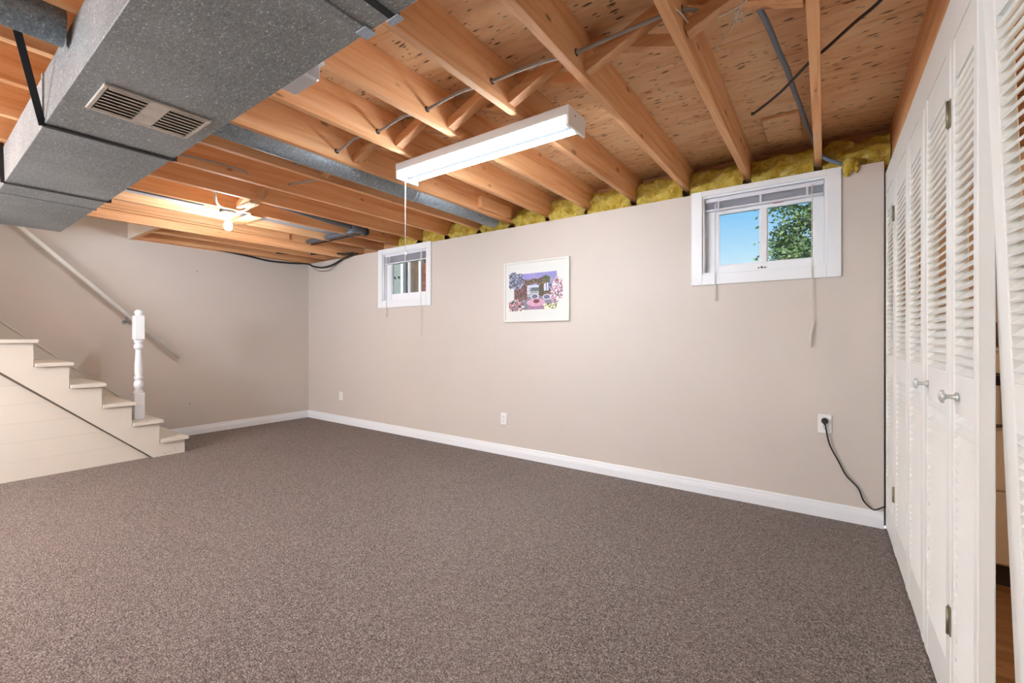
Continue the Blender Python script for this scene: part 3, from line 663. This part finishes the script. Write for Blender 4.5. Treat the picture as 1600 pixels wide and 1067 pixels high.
# ================================================================== STAIRS
st = thing('staircase', (-5.45, -1.7, 0), 'cream painted wooden staircase climbing along the left wall', 'staircase')
NS, RUN, RISE, YN, ZN = 11, .2, .188, -1.694, .157
XS = -5.06
for k in range(NS):
    y, z = YN-RUN*k, ZN+RISE*k; th = .028
    pr = [(y-RUN-.02, z), (y-.008, z), (y-.001, z-.006), (y, z-.014), (y-.001, z-.022), (y-.008, z-th), (y-RUN-.02, z-th)]
    xr = XS+.03
    tr = MB().prism(pr, 0, XL+.021, xr)
    obj('tread', tr, 'stair_cream', st)
    zl = 0 if k == 0 else z-RISE
    obj('riser', MB().box(XL+.021, XS-.03, y-.045, y-.026, zl+.0005, z-th-.0005), 'stair_cream', st)
    if k == 1: obj('cove_strip', MB().box(XL+.021, XS-.0, y-.0255, y-.012, z-th-.014, z-th-.0005), 'stair_cream', st)
# open stringer
poly = [(YN-.026, .0)]
for k in range(NS):
    y, z = YN-RUN*k-.026, ZN+RISE*k-.0285
    poly += [(y, z), (y-RUN, z)]
yl = poly[-1][0]; zl = poly[-1][1]
b0 = -1.966
poly += [(yl, .922*(b0-yl)), (b0, .0)]
obj('stringer', MB().prism(poly, 0, XS-.03, XS), 'stair_cream', st)
for yy, zz in ((-1.79, .03), (-1.80, .055), (-1.84, .026), (-1.875, .02), (-2.12, .60)): obj('nail_head', MB().lathe([(.0035, 0), (.0035, .0008)], (XS, yy, zz), 6, 'x'), 'slot_dark', st)
# wall stringer (skirt) with its moulded cap
ang = RISE/RUN
def sk(y, d): return ZN+ang*(YN-y)+d
y1 = YN-RUN*NS
obj('wall_stringer', MB().prism([(-1.66, .0), (-1.66, .02), (-1.80, sk(-1.80, .05)), (y1, sk(y1, .05)), (y1, sk(y1, -.35))], 0, XL+.0005, XL+.018), 'stair_cream', st)
obj('stringer_moulding', MB().prism([(-1.83, sk(-1.83, .035)), (-1.83, sk(-1.83, .052)), (y1, sk(y1, .052)), (y1, sk(y1, .035))], 0, XL+.0185, XL+.028), 'stair_cream', st)
# board panelling below the stringer
XP = -5.10
z = 0
while z < 1.9:
    z1 = z+.148
    f = lambda zz: -1.97-(zz)/.922
    ya_, yb_ = f(z+.001), f(z1-.002)
    obj('panel_board', MB().prism([(-3.9, z+.0004), (ya_, z+.0004), (yb_, z1-.0004), (-3.9, z1-.0004)], 0, XP-.02, XP), 'stair_cream', st); z = z1
obj('panel_backing', MB().prism([(-3.9, 0), (-1.98, 0), (-3.9, 1.76)], 0, XP-.03, XP-.0205), 'stair_cream', st)
obj('shadow_strip', MB().prism([(-1.975, .004), (-1.985, .004), (-3.9, -.012+.922*1.915), (-3.9, .024+.922*1.915)], 0, XP, XP+.012), 'mark_shadow_brown', st)  # shadow line under the stringer, laid in as a brown strip
# newel post
nx, ny, nz = -5.262, -2.022, ZN+RISE+.0005
npost = obj('newel_post', MB().box(nx-.039, nx+.039, ny-.039, ny+.039, nz, .592, .004).box(nx-.039, nx+.039, ny-.039, ny+.039, 1.09, 1.318, .006).lathe([(.034, .590), (.036, .602), (.028, .618), (.026, .628), (.034, .648), (.037, .668), (.034, .69), (.026, .708), (.025, .716), (.034, .724), (.034, .742), (.026, .752), (.030, .78), (.030, .84), (.024, .93), (.022, .99), (.023, 1.0), (.033, 1.006), (.035, 1.022), (.034, 1.04), (.026, 1.052), (.026, 1.060), (.034, 1.068), (.034, 1.082), (.030, 1.092)], (nx, ny, 0), 24).lathe([(.026, 1.317), (.024, 1.324), (.030, 1.336), (.031, 1.348), (.026, 1.362), (.014, 1.371), (.002, 1.373)], (nx, ny, 0), 20), 'white_paint', st)
ntag(npost, 'white turned newel post with a ball top')
# handrail
hr = thing('handrail', (-5.815, -1.53, .89), 'long round white handrail fixed to the left wall above the stairs', 'handrail')
ry = lambda y: .888+1.024*(-1.528-y)
obj('rail', MB().tube([(-5.815, -1.528, ry(-1.528)), (-5.815, -3.5, ry(-3.5))], .018, 14), 'rail_paint', hr)
for y in (-1.98, -2.86):
    b = obj('bracket', MB().tube([(XL+.004, y, ry(y)-.085), (-5.84, y, ry(y)-.08), (-5.818, y, ry(y)-.05), (-5.815, y, ry(y)-.02)], .006, 8, sub=3).lathe([(.024, 0), (.022, .005)], (XL+.0005, y, ry(y)-.085), 12, 'x'), 'steel', hr)
# ================================================================== LOUVERED DOORS
PITCH = .0247
slat_mesh = {}
def louver_door(n, w, label, ztop=1.938, zb0=.012, knob=None, hinge=None, stw=.05):
    """leaf in local coordinates: far edge at y=0, near edge at y=-w, room face at x=0"""
    d = thing('door_%d' % n, (0, 0, 0), label, 'door', kind='structure')
    th = .03
    for a in (0, -w+stw): 
        obj('stile', MB().box(0, th, a-stw, a, zb0, ztop, .0025), 'door_paint', d, True)
    ya_, yb_ = -w+stw+.0004, -stw-.0004
    for z0, z1 in ((zb0, .165), (.905, 1.012), (1.822, ztop)):
        obj('rail', MB().box(.002, th-.002, ya_, yb_, z0, z1, .002), 'door_paint', d, True)
    L = yb_-ya_
    src = None
    for z0, z1 in ((.165, .905), (1.012, 1.822)):
        k = int((z1-z0-.012)/PITCH)
        p = (z1-z0)/k
        for q in range(k):
            zc = z0+p*(q+.5)
            if src is None:
                src = obj('louver_slat', MB().beam((.0155, ya_, zc), (.0155, yb_, zc), .034, .006, (-1.0, 0, 1.15)), 'door_paint', d, True); zs = zc
            else: dup(src, d, (0, 0, zc-zs))
    if knob is not None:
        kb = obj('knob', MB().lathe([(.013, 0), (.012, -.004), (.006, -.008), (.006, -.022), (.010, -.026), (.018, -.028), (.018, -.033), (.008, -.038), (.002, -.039)], (0.001, knob, .953), 10, 'x'), 'clear_knob', d, True)
        ntag(kb, 'small clear plastic knob')
    if hinge is not None:
        for zc in (1.745, .31):
            h = obj('hinge', MB().box(-.0035, -.0003, hinge-.016, hinge+.016, zc-.038, zc+.038).tube([(-.004, hinge, zc-.038), (-.004, hinge, zc+.038)], .005, 8), 'brass_old', d, True)
    return d
edges = [(-.010, -.386), (-.396, -.812), (-.826, -1.190), (-1.212, -1.604), (-1.616, -1.878)]
lab = ['white louvered closet leaf against the window wall', 'white louvered closet leaf second from the window wall', 'white louvered closet leaf third from the window wall, in the middle', 'white louvered closet leaf fourth from the window wall, with the farther knob', 'white narrow louvered closet leaf with the nearer knob, beside the gap']
for i, (a, b) in enumerate(edges):
    d = louver_door(i+1, a-b, lab[i], 1.938, knob=(-.062 if i == 3 else -.075) if i > 2 else None, hinge=(-(a-b)-.002) if i in (0, 3) else None, stw=.05 if i < 4 else .034)
    d.location = (XC, a, 0)
d = louver_door(6, .42, 'white louvered closet leaf at the right edge, leaning beyond the gap', 1.938, stw=.06)
d.location = (.364, -1.862, 0.0); d.rotation_euler = (0, math.radians(-2.0), math.radians(5.2))
# ================================================================== LAUNDRY APPLIANCE
ap = thing('clothes_dryer', (.78, -.2, 0), 'cream dryer with a dark framed door seen through the gap', 'appliance')
ax0, ax1, ay0, ay1 = .44, 1.12, -.50, -.02
obj('cabinet', MB().box(ax0, ax1, ay0+.004, ay1, .10, 1.05, .006), 'enamel_cream', ap)
obj('toe_kick', MB().box(ax0+.01, ax1-.01, ay0+.04, ay1, .0005, .0995), 'appliance_dark', ap)
obj('lower_panel', MB().box(ax0+.004, ax1-.004, ay0-.006, ay0+.0035, .11, .425, .003), 'enamel_cream', ap)
dr = obj('front_door', MB().box(ax0+.004, ax1-.004, ay0-.008, ay0+.0035, .437, .985, .003), 'enamel_cream', ap)
obj('door_window', MB().box(ax0+.05, ax1-.05, ay0-.0105, ay0-.0085, .90, .955), 'appliance_dark', dr)
obj('door_handle', MB().tube([(ax0+.10, ay0-.009, .94), (ax0+.10, ay0-.03, .935), (ax0+.2, ay0-.03, .945), (.63, ay0-.03, .93), (.645, ay0-.03, .90), (.645, ay0-.03, .75), (.63, ay0-.03, .725), (.5, ay0-.03, .72), (.5, ay0-.009, .72)], .007, 8, sub=4), 'appliance_dark', dr)
obj('top_cover', MB().box(ax0-.004, ax1+.004, ay0-.004, ay1, 1.0505, 1.066, .003), 'enamel_cream', ap)
obj('control_panel', MB().box(ax0, ax1, -.09, -.03, 1.0665, 1.19, .004), 'shed_brown', ap)
ll = thing('laundry_lamp', (1.3, -2.0, HJ), 'warm ceiling lamp inside the laundry room', 'light')
obj('lamp_base', MB().lathe([(.10, HJ-.001), (.10, HJ-.02)], (1.3, -2.0, 0), 20), 'plate_white', ll)
obj('lamp_globe', MB().lathe([(.06, HJ-.021), (.09, HJ-.05), (.095, HJ-.09), (.06, HJ-.13), (.01, HJ-.145)], (1.3, -2.0, 0), 20), 'laundry_glow', ll)
sl = thing('stairwell_lamp', (-5.45, -3.4, 4.6), 'ceiling lamp at the top of the stairwell', 'light')
obj('lamp_base', MB().lathe([(.12, 4.5995), (.12, 4.58)], (-5.45, -3.4, 0), 20), 'plate_white', sl)
obj('lamp_globe', MB().lathe([(.10, 4.579), (.12, 4.54), (.11, 4.48), (.02, 4.45)], (-5.45, -3.4, 0), 20), 'laundry_glow', sl)
# ================================================================== OUTDOORS
tag(obj('ground', MB().box(-40, 40, .31, 60, 1.0, 1.3), 'grass_mat'), 'grassy yard outside the basement windows', 'ground', kind='structure')
tree = thing('tree', (.15, 10.5, 1.3), 'leafy green tree seen through the right window', 'tree')
tk = MB().tube([(.2, 10.6, 1.3), (.15, 10.6, 3.2), (.2, 10.6, 5.2), (.1, 10.6, 7.0)], [.22, .18, .13, .05], 10, sub=3)
obj('trunk', tk, 'bark', tree)
br = MB(); lv = MB(); random.seed(11)
def leafclump(c, R, n):
    for _ in range(n):
        p = Vector((random.gauss(0, .5), random.gauss(0, .5), random.gauss(0, .42)))*R+Vector(c)
        s = random.uniform(.035, .075); e = Vector((random.uniform(-1, 1), random.uniform(-1, 1), random.uniform(-.8, .5))).normalized()
        f = e.cross(Vector((random.uniform(-1, 1), random.uniform(-1, 1), random.uniform(-1, 1)))).normalized()
        lv.add([p-e*s, p+f*s*.55, p+e*s, p-f*s*.55], [(0, 1, 2, 3)])
for q in range(70):
    zz = random.uniform(2.2, 8.2); wid = 1.75*math.sin(math.pi*min(1, max(0, (zz-1.2)/8.0)))**.6
    a = random.uniform(0, 2*math.pi); rr = wid*math.sqrt(random.random())
    c = (.15+rr*math.cos(a), 10.6+rr*math.sin(a), zz)
    br.tube([(.17, 10.6, max(1.8, zz-.9)), ((c[0]+.17)/2, (c[1]+10.6)/2, zz-.35), c], [.05, .03, .008], 5)
    leafclump(c, .5, 330)
obj('branches', br, 'bark', tree)
lo = obj('foliage', lv, 'leaf', tree); lo['kind'] = 'stuff'
sh = thing('stand_in_shed', (-9, 5.2, 1.3), 'made-up brown shed with a pale door, standing in for the left window reflection', 'shed')  # invented shed standing in for the room mirrored in the left panes
x = -13.2; q = 0
while x < -6.4:
    obj('wall_board', MB().box(x, x+.19, 5.2, 5.24, 1.301, 4.2), 'shed_brown', sh); x += .196; q += 1
obj('shed_body', MB().box(-13, -6.4, 5.241, 7.0, 1.301, 4.2), 'shed_brown', sh)
sd = obj('shed_door', MB().box(-10.75, -9.96, 5.14, 5.199, 1.31, 3.9, .004), 'shed_grey', sh)
obj('door_knob', MB().lathe([(.02, 0), (.03, -.03), (.01, -.05)], (-10.08, 5.139, 2.86), 10, 'y').lathe([(.02, 0), (.03, -.03), (.01, -.05)], (-10.26, 5.139, 2.86), 10, 'y'), 'black_rubber', sd)
for xx in (-9.95, -9.2): obj('corner_post', MB().box(xx, xx+.10, 5.08, 5.199, 1.301, 4.2), 'plate_white', sh)
for q in range(16): obj('chimney_brick', MB().box(-9.09+.12*(q % 2), -8.975+.12*(q % 2), 5.12, 5.199, 1.31+.16*(q//2)+.6, 1.46+.16*(q//2)+.6), 'brick_red', sh)
print('OBJECTS', len(bpy.data.objects))
